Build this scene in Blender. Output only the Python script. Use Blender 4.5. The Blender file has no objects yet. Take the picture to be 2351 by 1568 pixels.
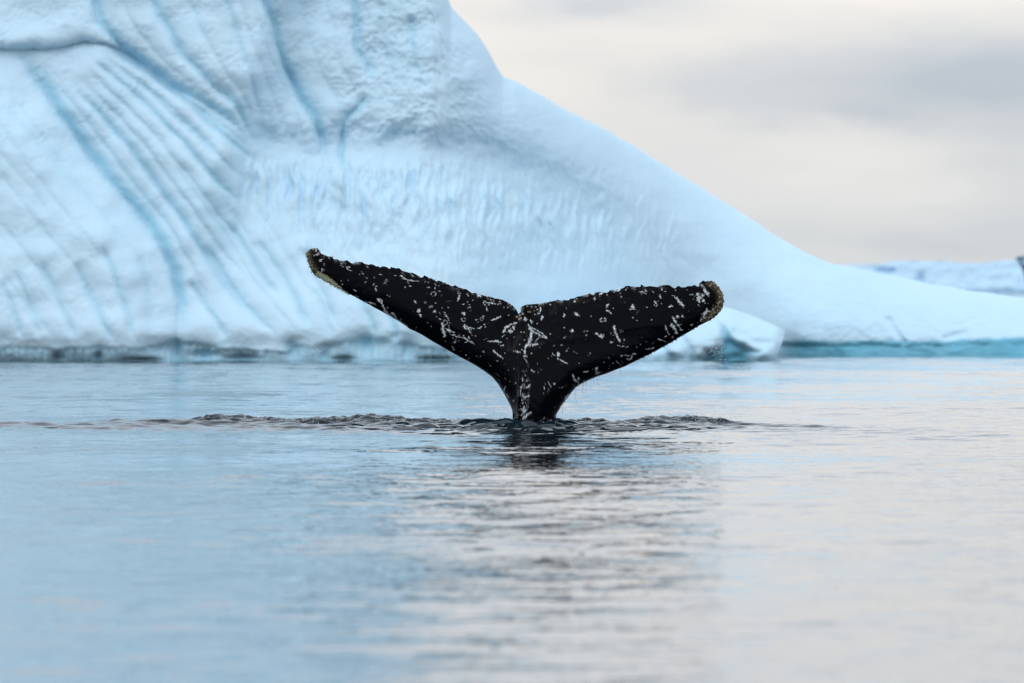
import bpy, math
import numpy as np

R = math.radians
rng = np.random.default_rng(7)
sc = bpy.context.scene
COL = sc.collection

# ------------------------------------------------------------------ camera
F = 300.0 / 36.0 * 1024.0          # focal length in pixels of a 1024 wide frame
D = 92.0                           # metres from the lens to the whale
HZ = 272.0                         # horizon row in that frame
CAMH = (425.0 - HZ) / F * D        # lens height above the water (about 1.65 m)
CAMY = -D
cam_d = bpy.data.cameras.new('camera')
cam = bpy.data.objects.new('camera', cam_d)
COL.objects.link(cam)
cam_d.lens = 300.0
cam_d.sensor_width = 36.0
cam_d.clip_start = 0.5
cam_d.clip_end = 60000.0
cam.location = (0.0, CAMY, CAMH)
cam.rotation_euler = (R(90) - math.atan((341.5 - HZ) / F), 0, 0)
cam_d.dof.use_dof = True
cam_d.dof.focus_distance = D
cam_d.dof.aperture_fstop = 4.0
sc.camera = cam

# ------------------------------------------------------------------ node helper
class NT:
    def __init__(self, tree):
        self.t = tree
        tree.nodes.clear()

    def n(self, kind, ins=None, **props):
        nd = self.t.nodes.new(kind)
        for k, v in props.items():
            setattr(nd, k, v)
        for k, v in (ins or {}).items():
            sock = nd.inputs[k]
            if hasattr(v, 'is_output') or isinstance(v, bpy.types.NodeSocket):
                self.t.links.new(v, sock)
            else:
                sock.default_value = v
        return nd

    def m(self, op, a, b=None, c=None, clamp=False):
        ins = {0: a}
        if b is not None:
            ins[1] = b
        if c is not None:
            ins[2] = c
        return self.n('ShaderNodeMath', ins, operation=op, use_clamp=clamp).outputs[0]

    def vm(self, op, a, b=None):
        ins = {0: a}
        if b is not None:
            ins[1] = b
        return self.n('ShaderNodeVectorMath', ins, operation=op).outputs[0]

    def mix(self, fac, a, b):
        nd = self.n('ShaderNodeMix', data_type='RGBA')
        for sock, v in ((nd.inputs[0], fac), (nd.inputs[6], a), (nd.inputs[7], b)):
            if isinstance(v, bpy.types.NodeSocket):
                self.t.links.new(v, sock)
            else:
                sock.default_value = v
        return nd.outputs[2]

    def link(self, a, b):
        self.t.links.new(a, b)


def c4(r, g, b):
    return (r, g, b, 1.0)


# ------------------------------------------------------------------ world: overcast sky
SUN_EL, SUN_AZ = 48.0, 205.0       # azimuth clockwise from +Y: behind the lens, a little to the left
world = bpy.data.worlds.new('World')
sc.world = world
world.use_nodes = True
W = NT(world.node_tree)
sky = W.n('ShaderNodeTexSky', sky_type='NISHITA', sun_disc=False,
          sun_elevation=R(SUN_EL), sun_rotation=R(SUN_AZ))
bg_sky = W.n('ShaderNodeBackground', {'Color': sky.outputs[0], 'Strength': 0.1})
tc = W.n('ShaderNodeTexCoord').outputs['Generated']
dirn = W.vm('NORMALIZE', tc)
sep = W.n('ShaderNodeSeparateXYZ', {0: dirn})
dx, dy, dz = sep.outputs
# stretched cloud noise over the whole sky
stre = W.vm('MULTIPLY', dirn, (16.0, 16.0, 75.0))
cn = W.n('ShaderNodeTexNoise', {'Vector': stre, 'Scale': 1.0, 'Detail': 4.0, 'Roughness': 0.5}).outputs[0]
fine = W.vm('MULTIPLY', dirn, (70.0, 70.0, 190.0))
wn = W.n('ShaderNodeTexNoise', {'Vector': fine, 'Scale': 1.0, 'Detail': 5.0, 'Roughness': 0.55})
warp = W.vm('MULTIPLY', W.vm('SUBTRACT', wn.outputs['Color'], (0.5, 0.5, 0.5)), (0.020, 0.0, 0.0055))
wdir = W.n('ShaderNodeSeparateXYZ', {0: W.vm('ADD', dirn, warp)})
wx, wz = wdir.outputs[0], wdir.outputs[2]
# the grey cloud banks that stand above the horizon
banks = [(2370, 160, 420, 125, 0.68), (1900, 185, 380, 85, 0.42), (1560, 200, 300, 60, 0.25), (1380, 12, 170, 32, 0.50),
         (1960, 262, 150, 26, 0.30), (2120, 565, 190, 26, 0.22), (2420, 420, 260, 150, 0.30),
         (600, 250, 260, 60, 0.4)]
front = W.m('GREATER_THAN', dy, 0.0)
grey = None
PK = 1024.0 / 2351.0
for (bx, by, rx, ry, am) in banks:
    ax = (bx - 1175.5) * PK / F
    ez = (HZ - by * PK) / F
    qx = W.m('DIVIDE', W.m('SUBTRACT', wx, ax), rx * PK / F)
    qz = W.m('DIVIDE', W.m('SUBTRACT', wz, ez), ry * PK / F)
    q = W.m('ADD', W.m('MULTIPLY', qx, qx), W.m('MULTIPLY', qz, qz))
    g = W.m('MULTIPLY', W.m('EXPONENT', W.m('MULTIPLY', q, -0.8)), am)
    grey = g if grey is None else W.m('ADD', grey, g)
grey = W.m('MULTIPLY', grey, front)
gen = W.m('ADD', W.m('MULTIPLY', W.m('SUBTRACT', cn, 0.5), 1.25), 0.12)
grey = W.m('ADD', grey, gen, clamp=True)
# brightness of an overcast sky: three times brighter overhead than at the horizon
el = W.m('MAXIMUM', dz, 0.0)
cie = W.m('ADD', 1.0, W.m('MULTIPLY', W.m('SUBTRACT', 1.0, W.m('EXPONENT', W.m('MULTIPLY', el, -9.0))), 0.75))
low = W.m('EXPONENT', W.m('MULTIPLY', W.m('MULTIPLY', el, el), -1.0 / 0.019 ** 2))
ccol = W.mix(low, c4(0.84, 0.795, 0.75), c4(0.775, 0.785, 0.785))
ccol = W.mix(grey, ccol, c4(0.46, 0.515, 0.58))
cool = W.n('ShaderNodeMapRange', {'Value': el, 'From Min': 0.025, 'From Max': 0.18, 'To Min': 0.0, 'To Max': 0.8}).outputs[0]
ccol = W.mix(cool, ccol, c4(0.58, 0.66, 0.765))
ccol = W.vm('SCALE', ccol)
ccol.node.inputs['Scale'].default_value = 1.0
W.link(cie, ccol.node.inputs['Scale'])
bg_cloud = W.n('ShaderNodeBackground', {'Color': ccol, 'Strength': 1.0})
mixs = W.n('ShaderNodeMixShader', {0: 0.93, 1: bg_sky.outputs[0], 2: bg_cloud.outputs[0]})
W.n('ShaderNodeOutputWorld', {'Surface': mixs.outputs[0]})

# ------------------------------------------------------------------ the sun behind the clouds
sun_d = bpy.data.lights.new('sun', 'SUN')
sun_d.energy = 0.5
sun_d.angle = R(25)
sun_d.color = (1.0, 0.96, 0.90)
sun = bpy.data.objects.new('sun', sun_d)
COL.objects.link(sun)
sun.rotation_euler = (R(90 - SUN_EL), 0, R(180 - SUN_AZ))

sc.view_settings.view_transform = 'Standard'
sc.view_settings.look = 'None'
sc.view_settings.exposure = 0.0
sc.view_settings.gamma = 1.0
sc.view_settings.use_curve_mapping = False
sc.render.engine = 'CYCLES'
sc.cycles.max_bounces = 12
sc.cycles.diffuse_bounces = 8
sc.cycles.glossy_bounces = 4
sc.cycles.transmission_bounces = 6
sc.cycles.use_denoising = True
sc.cycles.caustics_reflective = False
sc.cycles.caustics_refractive = False
sc.cycles.sample_clamp_indirect = 4.0

# ------------------------------------------------------------------ numpy helpers
def smooth(a, b, x):
    t = np.clip((x - a) / (b - a), 0, 1)
    return t * t * (3 - 2 * t)


def hash2(ix, iy, seed):
    h = (ix.astype(np.int64) * 374761393 + iy.astype(np.int64) * 668265263 + seed * 2147483647) & 0xFFFFFFFF
    h = ((h ^ (h >> 13)) * 1274126177) & 0xFFFFFFFF
    h = ((h ^ (h >> 16)) * 2246822519) & 0xFFFFFFFF
    return ((h ^ (h >> 15)) & 0xFFFFFF) / float(0xFFFFFF)


def gnoise(x, y, seed=0):
    x0, y0 = np.floor(x), np.floor(y)
    fx, fy = x - x0, y - y0
    ux = fx * fx * fx * (fx * (fx * 6 - 15) + 10)
    uy = fy * fy * fy * (fy * (fy * 6 - 15) + 10)

    def g(i, j):
        a = hash2(x0 + i, y0 + j, seed) * 6.2831853
        return np.cos(a) * (fx - i) + np.sin(a) * (fy - j)
    a = g(0, 0) * (1 - ux) + g(1, 0) * ux
    b = g(0, 1) * (1 - ux) + g(1, 1) * ux
    return (a * (1 - uy) + b * uy) * 1.5


def fbm(x, y, seed=0, oct=4, gain=0.5):
    s, a = 0.0, 1.0
    for o in range(oct):
        s = s + a * gnoise(x * 2 ** o, y * 2 ** o, seed + o * 17)
        a *= gain
    return s


def worley(x, y, seed=0):
    x0, y0 = np.floor(x), np.floor(y)
    best = np.full(np.shape(x), 9.0)
    sec = np.full(np.shape(x), 9.0)
    for i in (-1, 0, 1):
        for j in (-1, 0, 1):
            px = x0 + i + 0.1 + 0.8 * hash2(x0 + i, y0 + j, seed)
            py = y0 + j + 0.1 + 0.8 * hash2(x0 + i, y0 + j, seed + 91)
            d = np.hypot(px - x, py - y)
            sec = np.where(d < best, best, np.minimum(sec, d))
            best = np.minimum(best, d)
    return best, sec


def polydist(px, py, pts):
    """distance, signed side (+ = right of travel in an x right, y down frame) and place along a polyline"""
    pts = np.asarray(pts, float)
    best = np.full(np.shape(px), 1e9)
    side = np.zeros(np.shape(px))
    along = np.zeros(np.shape(px))
    seg = np.hypot(*(pts[1:] - pts[:-1]).T)
    tot = seg.sum()
    acc = 0.0
    for k in range(len(pts) - 1):
        ax, ay = pts[k]
        bx, by = pts[k + 1]
        ex, ey = bx - ax, by - ay
        L2 = ex * ex + ey * ey + 1e-9
        t = np.clip(((px - ax) * ex + (py - ay) * ey) / L2, 0, 1)
        qx, qy = px - (ax + t * ex), py - (ay + t * ey)
        d = np.hypot(qx, qy)
        m = d < best
        best = np.where(m, d, best)
        side = np.where(m, ex * qy - ey * qx, side)
        along = np.where(m, (acc + t * seg[k]) / tot, along)
        acc += seg[k]
    return best, np.sign(side), along


def inpoly(px, py, pts):
    pts = np.asarray(pts, float)
    ins = np.zeros(np.shape(px), bool)
    n = len(pts)
    for k in range(n):
        x1, y1 = pts[k]
        x2, y2 = pts[(k + 1) % n]
        c = ((y1 > py) != (y2 > py)) & (px < (x2 - x1) * (py - y1) / (y2 - y1 + 1e-12) + x1)
        ins ^= c
    return ins


def resample(pts, n):
    pts = np.asarray(pts, float)
    seg = np.hypot(*(pts[1:] - pts[:-1]).T)
    s = np.concatenate([[0], np.cumsum(seg)])
    q = np.linspace(0, s[-1], n)
    return np.stack([np.interp(q, s, pts[:, 0]), np.interp(q, s, pts[:, 1])], 1)


def mesh_from(name, verts, quads, mat, parent=None, attrs=None, smooth_shade=True):
    verts = np.ascontiguousarray(verts, np.float32).reshape(-1, 3)
    quads = np.ascontiguousarray(quads, np.int32)
    me = bpy.data.meshes.new(name)
    me.vertices.add(len(verts))
    me.vertices.foreach_set('co', verts.ravel())
    n, k = quads.shape
    me.loops.add(n * k)
    me.loops.foreach_set('vertex_index', quads.ravel())
    me.polygons.add(n)
    me.polygons.foreach_set('loop_start', np.arange(0, n * k, k, dtype=np.int32))
    me.polygons.foreach_set('use_smooth', np.full(n, smooth_shade, bool))
    me.update(calc_edges=True)
    for an, av in (attrs or {}).items():
        at = me.attributes.new(an, 'FLOAT', 'POINT')
        at.data.foreach_set('value', np.ascontiguousarray(av, np.float32).ravel())
    me.validate()
    me.materials.append(mat)
    ob = bpy.data.objects.new(name, me)
    COL.objects.link(ob)
    if parent is not None:
        ob.parent = parent
    return ob


def grid_quads(nr, nc, off=0, flip=False):
    i = np.arange(nr * nc).reshape(nr, nc) + off
    q = np.stack([i[:-1, :-1], i[:-1, 1:], i[1:, 1:], i[1:, :-1]], -1).reshape(-1, 4)
    return q[:, ::-1] if flip else q


def empty(name, loc=(0, 0, 0)):
    o = bpy.data.objects.new(name, None)
    o.location = loc
    o.empty_display_size = 0.2
    COL.objects.link(o)
    return o


def tag(o, label=None, cat=None, group=None, kind=None):
    for k, v in (('label', label), ('category', cat), ('group', group), ('kind', kind)):
        if v:
            o[k] = v
    return o


def material(name):
    m = bpy.data.materials.new(name)
    m.use_nodes = True
    return m, NT(m.node_tree)


# ------------------------------------------------------------------ materials
def ice_material(name, white, blue, scale=1.0, sss=1.0):
    m, T = material(name)
    at = T.n('ShaderNodeAttribute', attribute_name='clear_ice_crease_shade').outputs['Fac']
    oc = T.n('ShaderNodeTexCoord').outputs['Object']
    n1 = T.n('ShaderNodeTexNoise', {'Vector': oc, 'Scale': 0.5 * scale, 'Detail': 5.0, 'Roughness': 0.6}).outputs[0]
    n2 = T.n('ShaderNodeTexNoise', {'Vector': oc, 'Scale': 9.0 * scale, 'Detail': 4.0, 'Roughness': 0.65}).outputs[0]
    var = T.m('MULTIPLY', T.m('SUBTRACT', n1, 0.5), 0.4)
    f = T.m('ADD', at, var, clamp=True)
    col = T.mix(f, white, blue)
    b = T.n('ShaderNodeBump', {'Height': n2, 'Strength': 0.06, 'Distance': 0.02})
    rough = T.m('SUBTRACT', 0.65, T.m('MULTIPLY', at, 0.35))
    p = T.n('ShaderNodeBsdfPrincipled', {'Base Color': col, 'Roughness': rough, 'IOR': 1.31,
                                         'Subsurface Weight': sss, 'Subsurface Radius': (0.10, 0.46, 0.60),
                                         'Subsurface Scale': 0.13, 'Normal': b.outputs[0]}, subsurface_method='BURLEY')
    p.inputs['Specular IOR Level'].default_value = 0.3
    T.n('ShaderNodeOutputMaterial', {'Surface': p.outputs[0]})
    return m


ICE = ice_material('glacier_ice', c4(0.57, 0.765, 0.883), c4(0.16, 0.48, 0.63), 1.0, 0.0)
ICE_FAR = ice_material('far_glacier_ice', c4(0.52, 0.72, 0.88), c4(0.16, 0.33, 0.45), 0.3, 0.0)


def water_material():
    m, T = material('sea_water')
    oc = T.n('ShaderNodeTexCoord').outputs['Object']
    big = T.n('ShaderNodeTexNoise', {'Vector': T.vm('MULTIPLY', oc, (0.10, 0.16, 1.0)), 'Scale': 1.0, 'Detail': 2.0}).outputs[0]
    amp = T.n('ShaderNodeMapRange', {'Value': big, 'From Min': 0.34, 'From Max': 0.66, 'To Min': 0.55, 'To Max': 1.35}).outputs[0]
    tot = None
    for i, (sx, sy, a, det) in enumerate(((3.6, 6.0, 0.14, 2.0), (14.0, 20.0, 0.12, 1.0))):
        v = T.vm('ADD', T.vm('MULTIPLY', oc, (sx, sy, 1.0)), (7.3 * i, 3.1 * i, 5.7 * i))
        c = T.n('ShaderNodeTexNoise', {'Vector': v, 'Scale': 1.0, 'Detail': det, 'Roughness': 0.5}).outputs['Color']
        s = T.vm('MULTIPLY', T.vm('SUBTRACT', c, (0.5, 0.5, 0.5)), (a, a, 0.0))
        tot = s if tot is None else T.vm('ADD', tot, s)
    sc_ = T.vm('SCALE', tot)
    T.link(amp, sc_.node.inputs['Scale'])
    geo = T.n('ShaderNodeNewGeometry').outputs['Normal']
    nrm = T.vm('NORMALIZE', T.vm('ADD', geo, sc_))
    p = T.n('ShaderNodeBsdfPrincipled', {'Base Color': c4(0.004, 0.013, 0.020), 'Roughness': 0.02, 'IOR': 1.333, 'Normal': nrm})
    T.n('ShaderNodeOutputMaterial', {'Surface': p.outputs[0]})
    return m


WATER = water_material()

# ------------------------------------------------------------------ the sea
SEA_AMP = 1.45
X0, X1, Y0_, Y1_ = -7.0, 4.6, -9.0, 4.5
# choppy places round the dive: x, y, rx, ry, chop, swell
CHOP = [(-3.1, 0.6, 1.05, 0.45, 1.0, 0.050), (-2.0, 0.3, 0.7, 0.4, 0.9, 0.035), (-1.2, 0.15, 0.7, 0.4, 0.95, 0.026), (-0.6, 0.05, 0.6, 0.35, 0.95, 0.022),
        (0.25, -0.25, 0.55, 0.4, 1.0, 0.016), (0.95, 0.05, 0.5, 0.4, 0.95, 0.022), (1.45, 0.15, 0.4, 0.4, 0.95, 0.026), (1.9, 0.25, 0.35, 0.35, 0.9, 0.035), (2.25, 0.3, 0.30, 0.3, 1.0, 0.035),
        (-4.6, -0.4, 0.5, 0.3, 0.35, 0.022), (-5.6, 0.0, 0.9, 0.3, 0.30, 0.014), (-4.9, -2.6, 0.4, 0.3, 0.4, 0.012), (-4.2, -2.7, 0.4, 0.25, 0.3, 0.010),
        (-6.0, -1.2, 0.6, 0.4, 0.25, 0.010), (-3.0, -2.2, 0.8, 0.5, 0.16, 0.006)]
def calm(x, y):
    """the low ripples of the open water"""
    fade = smooth(14.0, 11.5, np.abs(x)) * smooth(-61.0, -56.0, y) * smooth(75.0, 70.0, y)
    pat = 0.75 + 0.9 * gnoise(x / 9.0, y / 7.0, 201) + 0.4 * gnoise(x / 3.0, y / 3.5, 202)
    pat = np.clip(pat, 0.25, 1.6)
    wx = x + 0.5 * gnoise(x / 2.2, y / 2.2, 203)
    wy = y + 0.35 * gnoise(x / 1.7, y / 1.7, 204)
    h = 0.003 * gnoise(wx / 5.5, wy / 3.4, 205) + 0.0032 * gnoise(wx / 2.4, wy / 1.5, 206) + 0.0078 * gnoise(wx / 0.95, wy / 0.72, 207) + 0.0075 * gnoise(wx / 0.52, wy / 0.40, 208)
    return h * pat * fade * SEA_AMP


def sea_height(x, y):
    border = np.minimum(np.minimum(x - X0, X1 - x), np.minimum(y - Y0_, Y1_ - y))
    fade = smooth(0.05, 1.6, border)
    mask = np.zeros_like(x)
    swell = np.zeros_like(x)
    for (cx, cy, rx, ry, ch, sw) in CHOP:
        wob = 0.25 * gnoise(x * 1.3 + cx, y * 1.3, 3)
        q = ((x - cx) / rx + wob) ** 2 + ((y - cy) / ry + wob) ** 2
        g = np.exp(-q)
        mask = np.maximum(mask, ch * g)
        swell += sw * np.exp(-0.8 * (((x - cx) / rx + wob) ** 2 + ((y - cy) / (0.55 * ry) + wob) ** 2))
    # smooth waves that run out from the tail
    r = np.hypot(x - 0.15, (y + 0.2) * 0.9)
    ring = 0.010 * np.sin(r * 5.2 - 0.6 + 1.2 * gnoise(x * 0.8, y * 0.8, 5)) * np.exp(-(r / 2.6) ** 2) * smooth(0.1, 0.5, r)
    near = np.exp(-((x - 0.1) / 3.2) ** 2 - ((y + 1.4) / 2.4) ** 2)
    rip = near * (0.010 * gnoise(x * 1.4, y * 2.6, 31) + 0.010 * gnoise(x * 3.0, y * 4.5, 33) + 0.005 * gnoise(x * 5.5, y * 8.5, 34))
    left = np.exp(-((x + 4.2) / 2.8) ** 2 - ((y + 0.8) / 2.4) ** 2)
    rip += left * (0.014 * gnoise(x * 1.1, y * 2.0, 41) + 0.006 * gnoise(x * 3.1, y * 4.4, 43))
    swellb = 0.030 * np.exp(-((x + 0.75) / 0.55) ** 2 - ((y - 1.9) / 0.7) ** 2) + 0.016 * np.exp(-((x - 0.1) / 0.5) ** 2 - ((y - 1.8) / 0.6) ** 2)
    wave = 0.040 * np.exp(-((x + 0.6) / 1.3) ** 2 - ((y + 0.75) / 0.35) ** 2)
    bil = (0.4 - np.abs(gnoise(x * 1.3, y * 4.6, 11))) * 0.06 + (0.4 - np.abs(gnoise(x * 3.0, y * 9.0, 12))) * 0.070 + 0.060 * gnoise(x * 5.5, y * 15, 13) + 0.026 * gnoise(x * 14, y * 22, 14)
    return calm(x, y) + fade * (1.15 * swell + 0.60 * mask * bil + 1.7 * ring + 4.6 * rip + swellb + wave)


xs = np.arange(X0, X1 + 1e-6, 0.021)
xs = np.linspace(X0, X1, len(xs))
ys = np.concatenate([np.linspace(Y0_, -1.6, 210)[:-1], np.linspace(-1.6, 1.8, 165)[:-1], np.linspace(1.8, Y1_, 60)])
gx, gy = np.meshgrid(xs, ys)
gz = sea_height(gx, gy)
V = np.stack([gx, gy, gz], -1).reshape(-1, 3)
Q = grid_quads(len(ys), len(xs))
B = 24000.0
gx0 = np.concatenate([np.linspace(-14, X0, 71)[:-1], np.linspace(X0, X1, 117)[:-1], np.linspace(X1, 14, 95)])
gy0 = np.concatenate([np.linspace(-61, Y0_, 760)[:-1], np.linspace(Y0_, Y1_, 180)[:-1], np.linspace(Y1_, 75, 780)])
mx, my = np.meshgrid(gx0, gy0)
mz = calm(mx, my)
MV = np.stack([mx, my, mz], -1).reshape(-1, 3)
MQ = grid_quads(len(gy0), len(gx0))
inside = (mx[:-1, :-1] >= X0 - 1e-6) & (mx[:-1, 1:] <= X1 + 0.05) & (mx[:-1, :-1] < X1 - 1e-6) & (my[:-1, :-1] >= Y0_ - 1e-6) & (my[:-1, :-1] < Y1_ - 1e-6)
MQ = MQ[~inside.ravel()]
ox, oy = [-B, -14.0, 14.0, B], [-400.0, -61.0, 75.0, B]
ov = np.array([[a, b, 0.0] for b in oy for a in ox])
oq = [[r * 4 + c, r * 4 + c + 1, r * 4 + c + 5, r * 4 + c + 4] for r in range(3) for c in range(3) if not (r == 1 and c == 1)]
sea = mesh_from('sea', np.vstack([V, MV, ov]), np.vstack([Q, MQ + len(V), np.array(oq) + len(V) + len(MV)]), WATER)
tag(sea, 'calm grey blue sea rippled round the diving whale', None, None, 'structure')

# ------------------------------------------------------------------ icebergs
def unproject(px, py, Y):
    """a point that stands Y metres away, from a place on the 2351 wide survey of the photograph"""
    k = PK * Y / F
    return (px - 1175.5) * k, Y + CAMY, CAMH + (HZ / PK - py) * k


# ---- the big berg: a wall of folded ice on the left that runs out to a long smooth slope
SIL = [(-1900, 800), (-1700, 200), (-1300, -700), (-700, -1400), (-100, -1650), (400, -1500), (750, -1000), (920, -450), (1008, -80), (1030, 0), (1036, 16), (1062, 42), (1095, 78), (1120, 115), (1140, 152), (1155, 175),
       (1185, 187), (1230, 212), (1300, 252), (1400, 302), (1470, 345), (1540, 388), (1600, 425), (1660, 462), (1720, 500), (1780, 540), (1840, 575), (1900, 603), (1960, 614),
       (2010, 625), (2070, 638), (2140, 652), (2200, 663), (2270, 673), (2351, 684), (2450, 705), (2600, 750), (2720, 800)]
SIL = np.array(SIL, float)
GROOVES = [  # points, soft width, depth (m), sharp width
    ([(38, 112), (70, 165), (100, 205), (180, 320), (250, 410), (320, 490), (370, 560), (395, 620), (410, 700), (409, 790)], 52, 0.62, 5),
    ([(160, 185), (200, 235), (230, 265), (300, 345), (370, 440), (430, 520), (480, 600), (520, 660), (600, 752)], 36, 0.34, 5),
    ([(195, -60), (215, 0), (225, 50), (290, 120), (400, 200), (470, 238), (540, 290), (580, 330)], 40, 0.42, 7),
    ([(340, -60), (350, 0), (380, 60), (420, 130), (480, 190), (540, 240), (570, 300), (590, 340)], 38, 0.36, 6),
    ([(515, -40), (525, 20), (545, 80), (570, 160), (590, 240), (600, 290)], 28, 0.22, 5),
    ([(598, -60), (605, 0), (625, 60), (650, 150), (690, 225), (725, 280), (738, 330), (735, 380)], 40, 0.60, 6),
    ([(802, -40), (808, 10), (818, 60), (818, 110), (840, 150), (850, 190)], 34, 0.34, 6),
    ([(850, 215), (800, 265), (783, 310), (780, 360), (786, 400)], 26, 0.34, 6),
    ([(945, 30), (943, 90), (948, 140), (960, 180)], 26, 0.24, 6),
    ([(240, 100), (330, 160), (420, 220), (500, 300), (560, 350), (600, 380)], 30, 0.40, 6),
    ([(205, 130), (290, 200), (370, 270), (440, 350), (500, 420), (560, 470)], 28, 0.34, 6),
    ([(260, 150), (340, 210), (430, 290), (500, 370)], 24, 0.28, 6),
    ([(0, 240), (60, 300), (130, 380), (200, 470)], 26, 0.10, 8),
    ([(-20, 330), (50, 410), (120, 500)], 26, 0.09, 8),
    ([(520, 510), (560, 570), (600, 630), (640, 690)], 36, 0.33, 7),
    ([(470, 560), (520, 640), (560, 700), (640, 775)], 26, 0.30, 6),
    ([(585, 545), (640, 620), (680, 690), (705, 755)], 34, 0.30, 7),
    ([(690, 560), (720, 630), (750, 700), (765, 745)], 30, 0.21, 7),
    ([(430, 640), (460, 690), (500, 740), (520, 775)], 22, 0.27, 6),
    ([(0, 640), (25, 700), (50, 785)], 26, 0.24, 6),
    ([(30, 620), (65, 690), (90, 780)], 24, 0.20, 6),
    ([(90, 600), (130, 690), (175, 780)], 30, 0.22, 6),
    ([(170, 600), (200, 670), (235, 740), (262, 790)], 30, 0.26, 6),
    ([(230, 560), (265, 640), (288, 710), (305, 785)], 30, 0.27, 6),
    ([(310, 570), (330, 640), (340, 700), (348, 770)], 26, 0.21, 6),
    ([(800, 640), (830, 690), (850, 740), (860, 775)], 28, 0.27, 7),
    ([(880, 690), (900, 735), (908, 790)], 22, 0.36, 6),
    ([(715, 660), (745, 720), (760, 775)], 22, 0.18, 6),
]
def between(i, j, f, w, dep, a0=0.0, a1=1.0):
    n = 12
    def rs(p):
        p = np.array(p, float)
        q = np.concatenate([[0], np.cumsum(np.hypot(*(p[1:] - p[:-1]).T))])
        u = np.linspace(a0, a1, n) * q[-1]
        return np.stack([np.interp(u, q, p[:, 0]), np.interp(u, q, p[:, 1])], 1)
    P = rs(GROOVES[i][0]) * (1 - f) + rs(GROOVES[j][0]) * f
    GROOVES.append(([tuple(p) for p in P], w, dep, 7))


def shifted(i, dx, dy, w, dep, a0=0.0, a1=1.0):
    P = np.array(GROOVES[i][0], float) + np.array([dx, dy])
    k0, k1 = int(a0 * len(P)), max(int(a1 * len(P)), int(a0 * len(P)) + 3)
    GROOVES.append(([tuple(p) for p in P[k0:k1]], w, dep, 8))


# the many finer flutes that run alongside the main folds
for args in ((0, 1, 0.5, 20, 0.16, 0.05, 0.9), (1, 10, 0.33, 22, 0.20), (1, 10, 0.66, 22, 0.20), (10, 9, 0.5, 18, 0.18), (9, 2, 0.5, 22, 0.22), (2, 3, 0.5, 22, 0.14, 0.0, 0.7),
             (3, 4, 0.5, 22, 0.14), (4, 5, 0.35, 18, 0.12), (4, 5, 0.7, 18, 0.12), (5, 6, 0.4, 24, 0.10), (5, 6, 0.7, 24, 0.10), (6, 8, 0.5, 22, 0.12)):
    between(*args)
for args in ((0, -55, 40, 22, 0.10, 0.1, 0.75), (0, -105, 75, 24, 0.10, 0.1, 0.7), (0, -150, 120, 24, 0.09, 0.2, 0.7), (0, -195, 170, 24, 0.09, 0.2, 0.7), (0, -240, 230, 24, 0.09, 0.3, 0.7),
             (1, 85, 15, 24, 0.16, 0.35, 1.0), (1, 135, 10, 24, 0.13, 0.45, 1.0), (1, 190, 5, 24, 0.10, 0.5, 1.0)):
    shifted(*args)
NOTCH = np.array([(-1900, 790), (-200, 786), (60, 789), (130, 795), (210, 788), (310, 793), (370, 783), (406, 768), (430, 778), (520, 792), (600, 799), (660, 803), (682, 783), (720, 790), (780, 776), (850, 764), (905, 772), (960, 786), (1060, 800), (1200, 800), (1400, 792), (1700, 790), (1790, 778), (1900, 781), (2000, 778), (2150, 780), (2351, 772), (2720, 770)], float)
BOUND = [(1080, -300), (1130, 60), (1170, 190), (1290, 300), (1400, 400), (1520, 490), (1660, 590), (1790, 700), (1870, 830)]


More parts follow.
